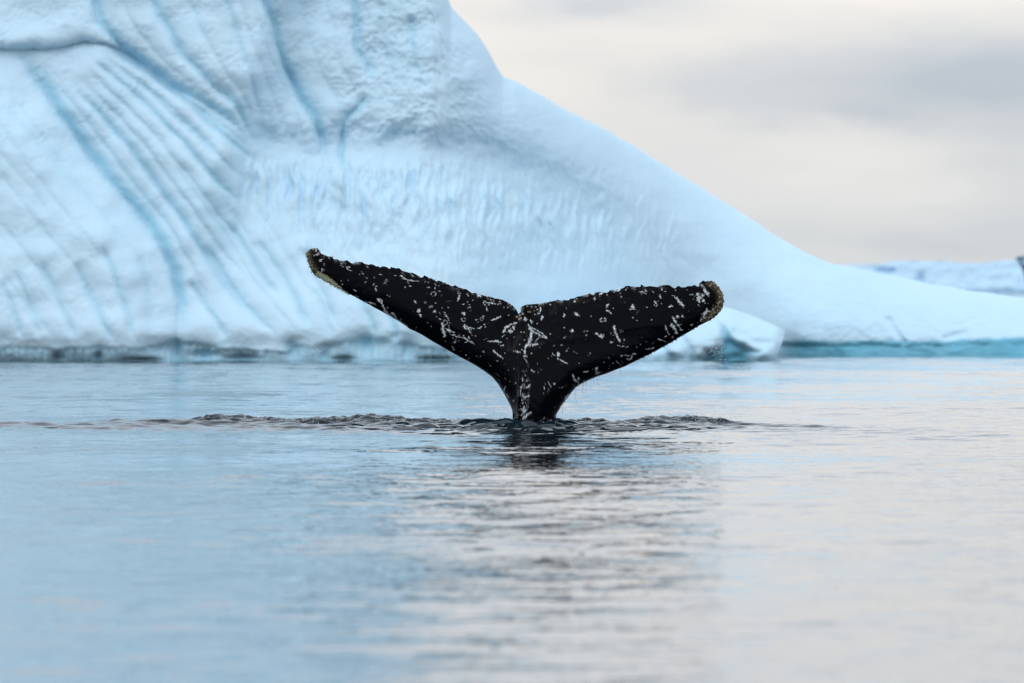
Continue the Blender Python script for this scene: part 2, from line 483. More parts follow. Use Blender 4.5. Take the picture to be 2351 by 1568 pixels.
def berg_depth(px, py):
    wl = 829.0
    m = PK * 158.0 / F                                   # metres per survey unit at the wall
    h = (wl - py) * m                                     # height above the water
    d, sd, _ = polydist(px, py, BOUND)
    slope = smooth(-70, 110, -d * sd)                     # 1 on the smooth slope at the right
    # how far back the foot of the ice stands
    foot = 158.0 + 14.0 * smooth(950, 1800, px) + 2.5 * smooth(0, -1900, px)
    # lean of the wall, in metres back for each metre up
    lean = 0.28 * h
    up = (-260 - py) * m
    lean = lean + 0.45 * (up + np.sqrt(up * up + 1.6 ** 2))      # the top of the berg falls back
    # a bright apron under the hollow that tips up to the sky
    ap = (720 - py) * m
    ap = 0.5 * (ap + np.sqrt(ap * ap + 0.5 ** 2))
    ap = 2.3 * np.tanh(ap / 2.3)
    wmid = smooth(420, 560, px + 0.35 * (py - 560))
    lean = lean + 0.62 * ap * (0.35 + 0.65 * wmid)
    lean = lean * (1 - slope) + (0.45 * ap + 0.62 * h) * slope
    # turn under at the foot of the bulges
    under = 0.16 * smooth(735, 800, py) ** 2
    Y = foot + lean + under * (1 - slope)
    # undercut above the water
    nt = np.interp(px, NOTCH[:, 0], NOTCH[:, 1]) + 3.5 * fbm(px / 40, py / 300, 61)
    cut = np.clip((py - nt) / (829 - nt), 0, 1.4)
    Y = Y + (0.02 + 0.12 * cut) * smooth(0, 0.35, cut) * (1 + 0.5 * smooth(1750, 1830, px))
    crease_shade = np.zeros_like(px)
    holes = [(132, 824, 14, 12), (225, 822, 10, 13), (408, 806, 13, 30), (670, 806, 15, 28), (745, 818, 10, 18), (840, 790, 24, 26), (935, 800, 22, 30), (560, 824, 30, 8), (330, 828, 40, 6), (790, 826, 25, 7), (1000, 826, 40, 6), (470, 815, 30, 9)]
    for (hx, hy, rx, ry) in holes:
        q = ((px - hx) / rx) ** 2 + ((py - hy) / ry) ** 2
        Y = Y + 0.16 * np.exp(-q)
        crease_shade = np.maximum(crease_shade, 0.9 * np.exp(-q))
    pill = np.abs(gnoise(px / 16, py / 120, 71))
    Y = Y - 0.07 * (pill - 0.3) * smooth(0.15, 0.5, cut) * smooth(1700, 1500, px)
    # folds
    nearw = 1 - slope
    wobx = px + 4.0 * gnoise(px / 60, py / 60, 21) + 1.2 * gnoise(px / 15, py / 15, 22)
    woby = py + 4.0 * gnoise(px / 60, py / 60, 23) + 1.2 * gnoise(px / 15, py / 15, 24)
    for (pts, wsoft, dep, wsharp) in GROOVES:
        d, sd, al = polydist(wobx, woby, pts)
        s = -d * sd                                        # + = up and right of the fold
        tap = smooth(-0.02, 0.16, al) * smooth(1.02, 0.82, al)
        prof = np.where(s > 0, np.exp(-s / (0.7 * wsoft)) * (1 + 0.0 * s), np.exp(s / (1.7 * wsharp)))
        end = np.where(d > 3.0 * wsoft, 0, 1)
        crease_shade = np.maximum(crease_shade, min(1.0, dep * 2.2) * tap * np.exp(-((s - 0.18 * wsoft) / (0.30 * wsoft)) ** 2))
        Y = Y + (0.58 if dep > 0.3 and pts[0][1] < 400 else 0.44) * dep * tap * prof * end
    # the big bulb left of the first fold
    d, sd, al = polydist(px, py, GROOVES[0][0])
    s = d * sd
    Y = Y - 0.55 * smooth(0, 130, s) * smooth(90, 330, py) * smooth(900, 800, py) * (px < 460)
    # shelf at the upper left with a hollow below it
    shelf = np.interp(px, [-400, -60, 100, 150, 190, 240, 300, 360], [116, 113, 112, 106, 95, 99, 125, 165]) + 2.5 * gnoise(px / 14, py * 0, 33)
    s = py - shelf
    wsh = smooth(420, 200, px) * smooth(-420, -60, px)
    Y = Y + wsh * 0.22 * np.where(s > 0, np.exp(-s / 70.0), np.exp(s / 12.0))
    Y = Y - wsh * 0.10 * smooth(-90, -6, s) * (s < 0)
    # the hollow band across the middle
    cl = np.interp(px, [480, 560, 740, 900, 1050, 1150, 1300, 1430, 1520], [318, 330, 352, 338, 352, 385, 430, 478, 520])
    s = py - cl + 7 * fbm(px / 30, py / 90, 81)
    wb = smooth(500, 640, px) * smooth(1500, 1300, px)
    rib = 0.5 + 1.9 * gnoise(px / 13 + 0.6 * gnoise(px / 50, py / 40, 89), py / 120, 83)
    s = s + 12 * gnoise(px / 70, py / 60, 82) + 5 * gnoise(px / 20, py / 20, 84)
    hol = np.where(s < 0, np.exp(-(s / 55.0) ** 2), np.exp(-(np.clip(s, 0, None) / (70.0 + 34 * rib)) ** 1.8))
    Y = Y + wb * 0.42 * hol * (1 - 0.5 * slope)
    # vertical flutes below the hollow, slanting flutes on the left
    fl = np.abs(gnoise(px / 17 + 0.9 * gnoise(px / 40, py / 50, 5), py / 70, 85)) + 0.6 * np.abs(gnoise(px / 8.5 + 0.5 * gnoise(px / 20, py / 30, 8), py / 40, 86))
    wfl = smooth(600, 760, px) * smooth(330, 400, py) * smooth(720, 520, py) * nearw
    Y = Y - 0.085 * fl * wfl
    a = px * 0.80 - py * 0.60
    b = px * 0.60 + py * 0.80
    fl2 = np.abs(gnoise(a / 26 + 0.5 * gnoise(a / 60, b / 90, 6), b / 260, 87)) + 0.5 * np.abs(gnoise(a / 12, b / 140, 88))
    Y = Y - 0.012 * fl2 * smooth(700, 520, px) * smooth(100, 170, py) * nearw
    # broad unevenness
    Y = Y - 0.11 * fbm(px / 190, py / 150, 90, 3) * (0.25 + 0.75 * nearw)
    # sun cups
    wx_, wy_ = px + 9 * gnoise(px / 30, py / 30, 41), py + 9 * gnoise(px / 30, py / 30, 42)
    f1, f2 = worley(wx_ / 15.5, wy_ / 13.5, 43)
    cup = np.clip(1 - f1 / 0.75, 0, 1) ** 1.2
    g1, g2 = worley(wx_ / 10.5, wy_ / 10.0, 47)
    cup2 = np.clip(1 - g1 / 0.75, 0, 1)
    big = smooth(700, 860, px) * smooth(360, 280, py) * nearw
    Y = Y + nearw * (0.022 * cup + 0.009 * cup2) * (0.7 + 0.9 * gnoise(px / 55, py / 55, 44)) * (0.55 + 0.45 * smooth(420, 250, py)) + big * 0.02 * cup
    h1, h2 = worley(wx_ / 34.0, wy_ / 30.0, 53)
    Y = Y + big * 0.034 * np.clip(1 - h1 / 0.8, 0, 1) ** 1.3
    Y = Y - slope * 0.05 * fbm(px / 60, py / 45, 95, 3)
    # small cracks and shelves in the low apron on the right
    for pts, dep in (([(2040, 735), (2055, 760), (2075, 785)], 0.35), ([(2170, 778), (2190, 770), (2215, 765)], 0.25), ([(2205, 745), (2225, 735), (2260, 728)], 0.14), ([(2300, 720), (2310, 740), (2318, 760)], 0.1)):
        d, sd, al = polydist(px, py, pts)
        Y = Y + 0.3 * dep * np.exp(-(d / 6.5) ** 2)
    return Y, slope, cut, crease_shade


def build_berg():
    cx = np.concatenate([np.linspace(-1890, -60, 75)[:-1], np.linspace(-60, 1560, 560)[:-1], np.linspace(1560, 2400, 230)[:-1], np.linspace(2400, 2715, 20)])
    sil = np.interp(cx, SIL[:, 0], SIL[:, 1]) + 1.2 * gnoise(cx / 14, cx * 0, 101) + 1.6 * gnoise(cx / 45, cx * 0, 102)
    wl = 835.0
    top = np.maximum(-45.0, sil + 0.10 * (wl - sil))
    r1 = np.linspace(0, 1, 300)
    r2 = 1 - (1 - np.linspace(0, 1, 120)[1:]) ** 1.5
    py = np.concatenate([wl + (top - wl)[None] * r1[:, None], top[None] + (sil - top)[None] * r2[:, None]], 0)
    px = np.broadcast_to(cx[None], py.shape)
    Y, slope, cut, crease_shade = berg_depth(px, py)
    m = PK * 160.0 / F
    rr = np.clip((py - sil[None]) * m / 1.3, 0, 1)
    Y = Y + 1.9 * (1 - np.sqrt(np.clip(1 - (1 - rr) ** 2, 0, 1)))
    x, y, z = unproject(px, py, Y)
    # wave washed ice at the foot
    band = np.interp(px, NOTCH[:, 0], NOTCH[:, 1])
    clear = smooth(-4, 10, py - band + 4 * fbm(px / 25, py / 25, 55)) * (0.34 + 0.62 * smooth(1750, 1850, px))
    clear = np.maximum(clear, 0.6 * smooth(0.75, 1.0, cut))
    clear = np.maximum(clear, 0.46 * crease_shade)          # blue crease shade painted into the ice colour along folds and holes
    nr, nc = px.shape
    # skirt below the water, then the back
    sk = np.stack([x[0], y[0] + 0.2, np.full(nc, -1.2)], -1)[None]
    front_v = np.stack([x, y, z], -1)
    nb = 26
    w = np.linspace(0, 1, nb + 1)[1:, None]
    back_y = y[-1][None] + w * (10 + 12 * smooth(0, 6, z[-1]))[None] + 0.6 * gnoise(x[-1][None] / 3 + w * 0, w * 9, 7)
    back_z = -1.2 + (z[-1][None] + 1.2) * (1 - w ** 2.2)
    back_x = np.broadcast_to(x[-1][None], back_y.shape)
    allv = np.concatenate([sk, front_v, np.stack([back_x, back_y, back_z], -1)], 0)
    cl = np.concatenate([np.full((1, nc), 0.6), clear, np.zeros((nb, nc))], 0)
    return allv, cl


berg = empty('iceberg', (-4.0, 68.0, 0.0))
tag(berg, 'huge pale blue iceberg with a folded wall and long smooth slope behind the whale tail', 'iceberg')
bv, bc = build_berg()
ob = mesh_from('ice_wall', bv.reshape(-1, 3) - np.array(berg.location), grid_quads(bv.shape[0], bv.shape[1]), ICE, berg, {'clear_ice_crease_shade': bc})


def slab_mesh(T, L, n, nt, depth_fn, thick_fn):
    """a closed body between a top and a bottom outline; depth_fn/thick_fn give metres from survey places"""
    T, L = resample(T, n), resample(L, n)
    t = 0.5 - 0.5 * np.cos(np.linspace(0, math.pi, nt))
    px = T[None, :, 0] * (1 - t[:, None]) + L[None, :, 0] * t[:, None]
    py = T[None, :, 1] * (1 - t[:, None]) + L[None, :, 1] * t[:, None]
    Yf, cl = depth_fn(px, py)
    Yb = Yf + thick_fn(px, py)
    a = np.stack(unproject(px, py, Yf), -1)
    b = np.stack(unproject(px, py, Yf), -1)
    b[..., 1] = Yb + CAMY
    V = np.concatenate([a.reshape(-1, 3), b.reshape(-1, 3)], 0)
    N = n * nt
    q = [grid_quads(nt, n, 0, True), grid_quads(nt, n, N)]
    i = np.arange(N).reshape(nt, n)
    ringi = np.concatenate([i[0, :], i[1:, -1], i[-1, -2::-1], i[-2:0:-1, 0]])
    r2 = np.roll(ringi, -1)
    q.append(np.stack([ringi, r2, r2 + N, ringi + N], -1))
    return V, np.vstack(q), np.concatenate([cl.ravel(), cl.ravel()])


# ---- the broken foot of the berg at the right of the tail
FT = [(1372, 800), (1400, 778), (1470, 756), (1540, 735), (1600, 715), (1645, 704), (1680, 708), (1730, 726), (1775, 745), (1802, 758)]
FL = [(1372, 836), (1480, 837), (1560, 837), (1640, 837), (1700, 837), (1748, 836), (1780, 830), (1787, 808), (1796, 785), (1802, 760)]
FOUT = np.vstack([np.array(FT), np.array(FL)[::-1]])


def foot_depth(px, py):
    d, _, _ = polydist(px, py, FT)
    dr_, _, _ = polydist(px, py, [(1802, 758), (1796, 785), (1787, 808), (1780, 840)])
    rnd = 1.0 * (1 - np.clip(d / 75, 0, 1)) ** 2 + 0.35 * (1 - np.clip(dr_ / 30, 0, 1)) ** 2
    Y = 158.6 + rnd + 0.3 * (829 - py) * 0.008
    wxp = px + 3 * gnoise(px / 25, py / 25, 5)
    wyp = py + 3 * gnoise(px / 25, py / 25, 6)
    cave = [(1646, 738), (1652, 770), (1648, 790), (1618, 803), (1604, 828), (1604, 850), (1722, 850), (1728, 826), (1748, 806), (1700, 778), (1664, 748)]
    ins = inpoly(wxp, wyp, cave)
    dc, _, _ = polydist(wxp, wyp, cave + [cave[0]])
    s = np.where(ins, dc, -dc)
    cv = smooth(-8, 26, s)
    Y = Y + 0.30 * cv
    for pts, dep, w in (([(1480, 790), (1520, 800), (1545, 832)], 0.3, 10), ([(1560, 770), (1580, 800), (1590, 832)], 0.22, 9), ([(1690, 760), (1730, 785), (1765, 790)], 0.16, 10), ([(1440, 780), (1450, 832)], 0.25, 10)):
        dd, _, _ = polydist(wxp, wyp, pts)
        Y = Y + 0.5 * dep * np.exp(-(dd / w) ** 2)
    Y = Y - 0.06 * fbm(px / 50, py / 40, 9, 2) + 0.10 * smooth(806, 832, py)
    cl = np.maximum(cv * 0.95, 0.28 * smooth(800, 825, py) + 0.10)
    return Y, cl


fv, fq, fc = slab_mesh(FT, FL, 190, 80, foot_depth, lambda px, py: 9.0 + 0 * px)
mesh_from('ice_foot', fv - np.array(berg.location), fq, ICE, berg, {'clear_ice_crease_shade': fc})

# ---- the low berg far behind
def far_depth(Yc, mper):
    def fn(px, py):
        Y = Yc + 0.9 * (672 - py) * mper - 0.22 * fbm(px / 30, py / 26, 15, 3) - 0.1 * np.abs(gnoise(px / 12, py / 30, 16))
        cl = 0.6 * smooth(658, 668, py + 3 * gnoise(px / 14, py / 14, 3)) + 0.03 + 0.08 * np.clip(gnoise(px / 20 + 3, py / 16, 18) - 0.15, 0, 1)
        for (bx, by, rx, ry) in ((2035, 622, 22, 6), (2115, 642, 9, 14)):
            q = ((px - bx) / rx) ** 2 + ((py - by) / ry) ** 2
            Y = Y + 0.8 * np.exp(-q)
        return Y, np.clip(cl, 0, 1)
    return fn


YF = F * CAMH / (672 * PK - HZ)
GT = [(1900, 618), (1960, 608), (2010, 606), (2060, 604), (2100, 598), (2130, 602), (2160, 599), (2220, 604), (2270, 606), (2310, 602), (2345, 597), (2420, 600), (2520, 615), (2600, 640), (2640, 672)]
GL = [(1900, 676), (2000, 676.5), (2100, 677), (2250, 677), (2400, 677), (2640, 677)]
gv, gq, gc = slab_mesh(GT, GL, 170, 60, far_depth(YF, PK * YF / F), lambda px, py: 30.0 + 0 * px)
fb = mesh_from('iceberg', gv, gq, ICE_FAR, None, {'clear_ice_crease_shade': gc})
tag(fb, 'low distant iceberg with a dark waterline behind the right end of the slope', 'iceberg')

# ---- a dark overhanging berg whose tip just enters at the right edge
YP = 420.0
wlp = (HZ + F * CAMH / YP) / PK
PT = [(2334, 591), (2346, 589), (2365, 587), (2400, 572), (2470, 560), (2560, 566), (2640, 590), (2700, 640)]
PL = [(2334, 591.5), (2342, 600), (2352, 609), (2372, 628), (2392, 660), (2400, wlp + 3), (2560, wlp + 4), (2700, wlp + 3)]


def prow_depth(px, py):
    return YP - 2.0 * smooth(2330, 2450, px) - 0.8 * fbm(px / 30, py / 26, 25, 3) + 0.012 * (700 - py), 0.8 + 0 * px


pv, pq, pc = slab_mesh(PT, PL, 90, 40, prow_depth, lambda px, py: 1.5 + 14 * smooth(2330, 2420, px))
pb = mesh_from('iceberg', pv, pq, ICE_FAR, None, {'clear_ice_crease_shade': pc})
tag(pb, 'tip of a dark blue overhanging iceberg at the right edge of the picture', 'iceberg')

# ------------------------------------------------------------------ the whale tail
WS = D / F / 4.0                    # metres per pixel of the 4096 wide photograph at the whale


def wxz(sx, sy):
    return (np.asarray(sx, float) - 2048.0) * WS, CAMH + (HZ * 4 - np.asarray(sy, float)) * WS


def crop(x0, y0, s, pts):
    return [(x0 + x / s, y0 + y / s) for x, y in pts]


C1, C2 = (1150, 940, 1.96), (2000, 940, 1.96)
LTOP = crop(*C1, [(150, 165), (146, 148), (160, 128), (178, 112), (205, 104), (238, 106), (252, 122), (265, 145), (292, 157), (320, 165), (352, 174), (365, 188), (398, 192), (412, 196), (440, 208), (466, 206), (478, 213), (520, 219), (528, 213), (548, 219), (556, 216), (572, 220), (584, 216), (600, 222), (640, 236), (652, 226), (680, 240), (698, 246), (706, 240), (735, 252), (742, 240), (760, 246), (790, 262), (806, 264), (812, 250), (832, 252), (850, 264), (878, 268), (905, 282), (940, 290), (975, 302), (1000, 308), (1022, 320), (1048, 332), (1064, 334), (1072, 322), (1090, 330), (1112, 342), (1135, 340), (1150, 354), (1172, 366), (1182, 356), (1200, 358), (1232, 376), (1262, 384), (1296, 400), (1316, 394), (1345, 410), (1380, 424), (1412, 436), (1440, 450), (1476, 460), (1505, 468), (1540, 474), (1565, 482), (1590, 482), (1620, 494), (1650, 500), (1685, 508), (1712, 520), (1738, 534), (1765, 552), (1790, 578), (1804, 602), (1811, 622)])
RTOP = crop(*C2, [(145, 620), (160, 604), (162, 580), (170, 562), (188, 551), (212, 545), (250, 542), (282, 540), (318, 534), (346, 527), (372, 528), (390, 522), (420, 518), (446, 506), (462, 512), (500, 513), (540, 508), (560, 498), (585, 492), (612, 478), (640, 476), (668, 468), (700, 456), (730, 460), (762, 447), (800, 446), (838, 452), (856, 440), (872, 428), (892, 427), (908, 440), (930, 438), (948, 424), (970, 420), (984, 406), (1010, 399), (1040, 402), (1062, 414), (1098, 412), (1104, 393), (1128, 398), (1160, 404), (1186, 398), (1210, 406), (1240, 402), (1268, 392), (1310, 390), (1332, 394), (1352, 408), (1372, 424), (1390, 408), (1404, 406), (1420, 416), (1436, 405), (1470, 405), (1506, 402), (1516, 390), (1534, 389), (1545, 402), (1556, 400), (1558, 380), (1572, 366), (1590, 356), (1612, 366), (1640, 358), (1662, 364), (1682, 378), (1702, 400), (1722, 424), (1738, 452), (1747, 486), (1750, 520)])
LLOW = crop(*C1, [(150, 165), (156, 190), (164, 220), (176, 252), (190, 284), (206, 308), (226, 322), (258, 340), (300, 364), (350, 392), (400, 420), (450, 446), (500, 470), (560, 502), (610, 530), (650, 551), (700, 579), (760, 611), (830, 650), (885, 685), (920, 708), (960, 738), (1000, 755), (1060, 785), (1130, 830), (1200, 870), (1280, 916), (1350, 956), (1420, 991), (1480, 1026), (1550, 1072), (1605, 1114), (1648, 1165), (1690, 1232), (1728, 1300), (1752, 1350), (1768, 1400), (1778, 1460), (1782, 1500)]) + [(2059, 1790), (2059, 1900), (2058, 2020)]
RLOW = crop(*C2, [(430, 1500), (436, 1440), (446, 1400), (466, 1368), (490, 1328), (522, 1288), (560, 1236), (598, 1192), (640, 1165), (700, 1136), (760, 1110), (830, 1088), (900, 1060), (980, 1030), (1050, 994), (1130, 955), (1200, 918), (1280, 875), (1350, 836), (1420, 792), (1480, 759), (1550, 714), (1600, 690), (1650, 664), (1698, 628), (1728, 592), (1745, 556), (1750, 520)])
RLOW = [(2228, 2020), (2225, 1900), (2222, 1790)] + RLOW
LTOP, RTOP, LLOW, RLOW = [np.stack(wxz(*np.array(p).T), -1) for p in (LTOP, RTOP, LLOW, RLOW)]
NL, NB, NR, NTT = 430, 70, 430, 190
def at_fraction(pts, fr):
    seg = np.hypot(*(pts[1:] - pts[:-1]).T)
    s_ = np.concatenate([[0], np.cumsum(seg)]) / seg.sum()
    return np.stack([np.interp(fr, s_, pts[:, 0]), np.interp(fr, s_, pts[:, 1])], 1)


def frac_of(pts, k):
    seg = np.hypot(*(pts[1:] - pts[:-1]).T)
    return seg[:k].sum() / seg.sum()


# the leading edges run down into the stock; the trailing edge is shared out so that no line leaves the outline
flare_l = frac_of(LLOW, 31)
flare_r = 1 - frac_of(RLOW, 3 + 7)
ql = np.linspace(0, 1, NL)
tl = np.interp(ql, [0, flare_l, 1], [0, 0.86, 0.965])
tr = 1 - np.interp(ql, [0, flare_r, 1], [0, 0.86, 0.965])[::-1]
nbl = NB // 2
Tc = np.vstack([at_fraction(LTOP, tl), at_fraction(LTOP, np.linspace(0.965, 1, nbl + 1)[1:]), at_fraction(RTOP, np.linspace(0, 0.035, NB - nbl + 1)[:-1]), at_fraction(RTOP, tr)])
Lc = np.vstack([at_fraction(LLOW, ql), resample(np.array([LLOW[-1], RLOW[0]]), NB + 2)[1:-1], at_fraction(RLOW, ql)])
NC = len(Tc)
# knobbly trailing edge
eu = Tc[:, 0]
Tc[:, 1] += 0.020 * (np.abs(gnoise(eu * 7.0, eu * 0, 61)) - 0.2) * smooth(0.25, 0.7, np.abs(eu - 0.15)) * smooth(2.32, 2.1, np.abs(eu)) + 0.007 * gnoise(eu * 24.0, eu * 0, 62) * smooth(0.1, 0.4, np.abs(eu - 0.15)) * smooth(2.32, 2.1, np.abs(eu))
t = np.linspace(0, 1, NTT)
t = 0.55 * t + 0.45 * (0.5 - 0.5 * np.cos(math.pi * t))
wx0 = Tc[None, :, 0] * (1 - t[:, None]) + Lc[None, :, 0] * t[:, None]
wz0 = Tc[None, :, 1] * (1 - t[:, None]) + Lc[None, :, 1] * t[:, None]
OUT_T = np.vstack([LTOP, RTOP])
KEEL = np.stack(wxz(*np.array([(2092, 1270), (2090, 1330), (2082, 1430), (2078, 1520), (2072, 1620), (2066, 1700), (2062, 1800), (2060, 2020)]).T), -1)


def tail_form(x, z):
    """front and back depth of the tail at a place (x, z)"""
    dT = polydist(x, z, OUT_T)[0]
    dL = np.minimum(polydist(x, z, LLOW)[0], polydist(x, z, RLOW)[0])
    d = np.minimum(dT, dL)
    stock = smooth(1.05, 0.15, z)
    root = np.exp(-((x - 0.25) / 0.75) ** 2)
    tipw = smooth(1.2, 2.3, np.abs(x - 0.2))
    Hm = (0.045 + 0.075 * (1 - tipw) + 0.05 * root) * (1 - stock) + 0.34 * stock
    Rr = 0.26 * (1 - stock) + 0.235 * stock - 0.10 * tipw
    q = np.clip(dL / Rr, 0, 1)
    lead = np.sqrt(np.clip(1 - (1 - q) ** 2, 0, 1))
    trail = np.clip(dT / 0.42, 0, 1) ** 0.75
    trail = trail * (1 - stock) + stock
    h = 0.006 + Hm * lead * trail
    mid = -0.10 * np.clip(z, -0.5, 3) + 0.035 * np.where(x < 0.2, (x - 0.2) ** 2, 0) - 0.02 * np.where(x > 0.2, (x - 0.2) ** 2, 0)
    mid = mid + 0.42 * smooth(0.45, -1.0, z) * np.abs(np.clip(z, -3, 0))
    k = polydist(x, z, KEEL)[0]
    ks = smooth(1.15, 0.55, z)
    keel = 0.075 * np.exp(-(k / 0.045)) * ks * np.clip(d / 0.06, 0, 1)
    groove = 0.03 * np.exp(-(np.abs(x - 0.15) / 0.05) ** 2) * smooth(0.8, 1.15, z)
    rough = 0.0035 * fbm(x * 9, z * 9, 3, 3) * np.clip(d / 0.03, 0, 1)
    edge = np.exp(-dT / 0.03) * (1 - stock)
    rough = rough + 0.006 * edge * gnoise(x * 30, z * 30, 8)
    return mid - h - keel + groove * np.clip(d / 0.08, 0, 1) - rough, mid + h, d, dT, dL


yf, yb, dd, dT, dL = tail_form(wx0, wz0)
Vf = np.stack([wx0, yf, wz0], -1).reshape(-1, 3)
Vb = np.stack([wx0, yb, wz0], -1).reshape(-1, 3)
N = NTT * NC

# ---- scars: strokes (photo places, half width, strength)
SC = []
def st(c, w, pts, a=1.0):
    SC.append((np.stack(wxz(*np.array(crop(*c, pts) if c else pts, float).T), -1), w * WS, a))
def dot(c, w, *pts, a=1.0):
    for p in pts:
        st(c, w, [p, (p[0] + 0.1, p[1])], a)
def ringmark(c, cx, cy, r, w=1.6, a=0.9, ry=None, a0=0, a1=360):
    ry = ry or r
    st(c, w, [(cx + r * math.cos(R(q)), cy + ry * math.sin(R(q))) for q in np.linspace(a0, a1, 14)], a)


A_, B_, C_, D_, L_ = (1500, 1100, 3.92), (2050, 1100, 3.92), (2400, 1050, 3.92), (1900, 1150, 2.614), (1150, 950, 5.2275)
# left fluke
for w, p in ((2.6, [(395, 18), (440, 20), (470, 40)]), (2.6, [(425, 55), (500, 75), (590, 92), (690, 95)]), (1.4, [(450, 20), (490, 60), (515, 95), (525, 132)]), (1.6, [(300, 0), (340, 15)]),
             (1.6, [(775, 125), (800, 92)]), (2.0, [(810, 195), (850, 190), (865, 205)]), (1.8, [(935, 135), (945, 215)]), (2.2, [(1005, 250), (1030, 262)]), (2.6, [(1440, 295), (1478, 340)]),
             (3.2, [(1290, 410), (1310, 370), (1335, 315)]), (2.6, [(1700, 400), (1740, 428), (1885, 448)]), (1.6, [(1695, 430), (1740, 480), (1762, 565)]), (3.0, [(620, 405), (655, 448)]),
             (4.2, [(685, 545), (690, 575)]), (3.6, [(700, 610), (735, 655)]), (1.6, [(1075, 560), (1130, 650), (1185, 755)]), (1.2, [(1085, 610), (1110, 650)]), (2.4, [(990, 682), (1045, 692)]),
             (4.4, [(1050, 755), (1070, 800), (1062, 850), (1085, 890), (1100, 950), (1075, 965)]), (3.2, [(1095, 900), (1095, 965)]), (3.6, [(1120, 845), (1170, 870), (1240, 900)]), (3.0, [(1180, 920), (1240, 945), (1330, 970)]),
             (1.6, [(1330, 970), (1430, 995), (1540, 1050)]), (1.2, [(1380, 960), (1450, 1020), (1565, 1085)]), (2.6, [(1435, 790), (1470, 860), (1500, 915), (1530, 940)]), (2.6, [(1460, 820), (1520, 830), (1570, 842)]),
             (2.8, [(1610, 832), (1675, 812)]), (3.0, [(1820, 720), (1890, 680), (1960, 645)]), (2.6, [(1765, 765), (1790, 748)]), (3.4, [(1400, 770), (1405, 810), (1430, 850)]), (3.0, [(1770, 1040), (1815, 1038)]),
             (2.8, [(1420, 1060), (1455, 1020)]), (3.2, [(1470, 960), (1485, 995)]), (2.0, [(1210, 1100), (1225, 1150), (1245, 1200)]), (2.6, [(1250, 1065), (1265, 1050)]), (1.6, [(1805, 1385), (1812, 1420)]),
             (4.0, [(60, 375), (80, 410), (105, 440)]), (3.0, [(110, 385), (110, 440), (130, 500)]), (4.2, [(130, 545), (165, 570), (200, 610), (260, 650)]), (4.0, [(265, 590), (290, 615), (330, 670)]), (3.2, [(330, 690), (400, 730), (460, 770), (520, 810)]),
             (1.6, [(10, 200), (18, 250)]), (1.8, [(5, 240), (30, 255)]), (1.6, [(875, 780), (880, 810)]), (2.0, [(1365, 465), (1410, 465)]), (1.2, [(1460, 515), (1510, 505)]), (2.0, [(1470, 470), (1495, 470)]),
             (4.4, [(1595, 300), (1640, 325), (1670, 335)]), (3.2, [(1120, 130), (1180, 155)]), (2.4, [(540, 172), (570, 176)]), (2.0, [(590, 15), (605, 5)])):
    st(A_, w, p)
dot(A_, 4.2, (1400, 608), (1385, 600)); dot(A_, 4.6, (940, 560), (930, 575)); dot(A_, 2.4, (1245, 768), (1280, 1015), (200, 512), (190, 315), (1100, 1035), (1330, 1190), (1345, 1212), (1580, 1272), (1715, 772), (1640, 608), (1385, 950), (825, 747), (1490, 1296), (650, 375))
dot(A_, 6.0, (890, 480), (875, 500), a=0.45); dot(A_, 4.0, (790, 425), (1015, 600), (1700, 1195), a=0.4)
for cx, cy, r in ((1100, 745, 34), (1388, 700, 30), (1500, 880, 24), (185, 90, 22), (920, 295, 36), (1320, 275, 22), (1605, 715, 24), (1140, 815, 30), (1845, 412, 24), (1670, 680, 22)):
    ringmark(A_, cx, cy, r, 1.3, 0.75 if r > 26 else 0.5)
# left tip
for w, p in ((3.2, [(650, 490), (700, 480), (740, 445)]), (3.4, [(580, 255), (610, 270), (585, 290)]), (3.0, [(595, 360), (660, 350)]), (2.2, [(850, 420), (895, 436)]), (1.6, [(720, 640), (730, 740)]), (1.2, [(735, 690), (790, 685)]),
             (1.8, [(1225, 605), (1265, 670), (1350, 705)]), (1.6, [(1105, 540), (1140, 550)]), (2.2, [(1265, 615), (1305, 612)]), (2.0, [(1640, 600), (1680, 625)]), (3.0, [(1395, 1095), (1435, 1120)]), (2.0, [(1840, 1040), (1855, 1130)]),
             (1.6, [(1905, 770), (1985, 790)]), (1.4, [(1555, 730), (1585, 760)]), (2.0, [(1380, 1215), (1490, 1240)]), (2.4, [(1640, 1330), (1760, 1385)]), (3.0, [(1720, 1350), (1860, 1420)]), (5.0, [(1890, 1290), (1960, 1350)]), (3.5, [(1960, 1360), (2050, 1510)])):
    st(L_, w, p)
dot(L_, 4.0, (645, 315)); dot(L_, 2.4, (1130, 860), (1130, 912), (1145, 980), (1640, 830), (780, 730), (1280, 900), (1505, 760))
for cx, cy, r in ((1640, 945, 22), (1820, 990, 22), (1860, 1030, 18), (2045, 975, 20), (590, 385, 30)):
    ringmark(L_, cx, cy, r, 1.2, 0.7, a0=160, a1=360)
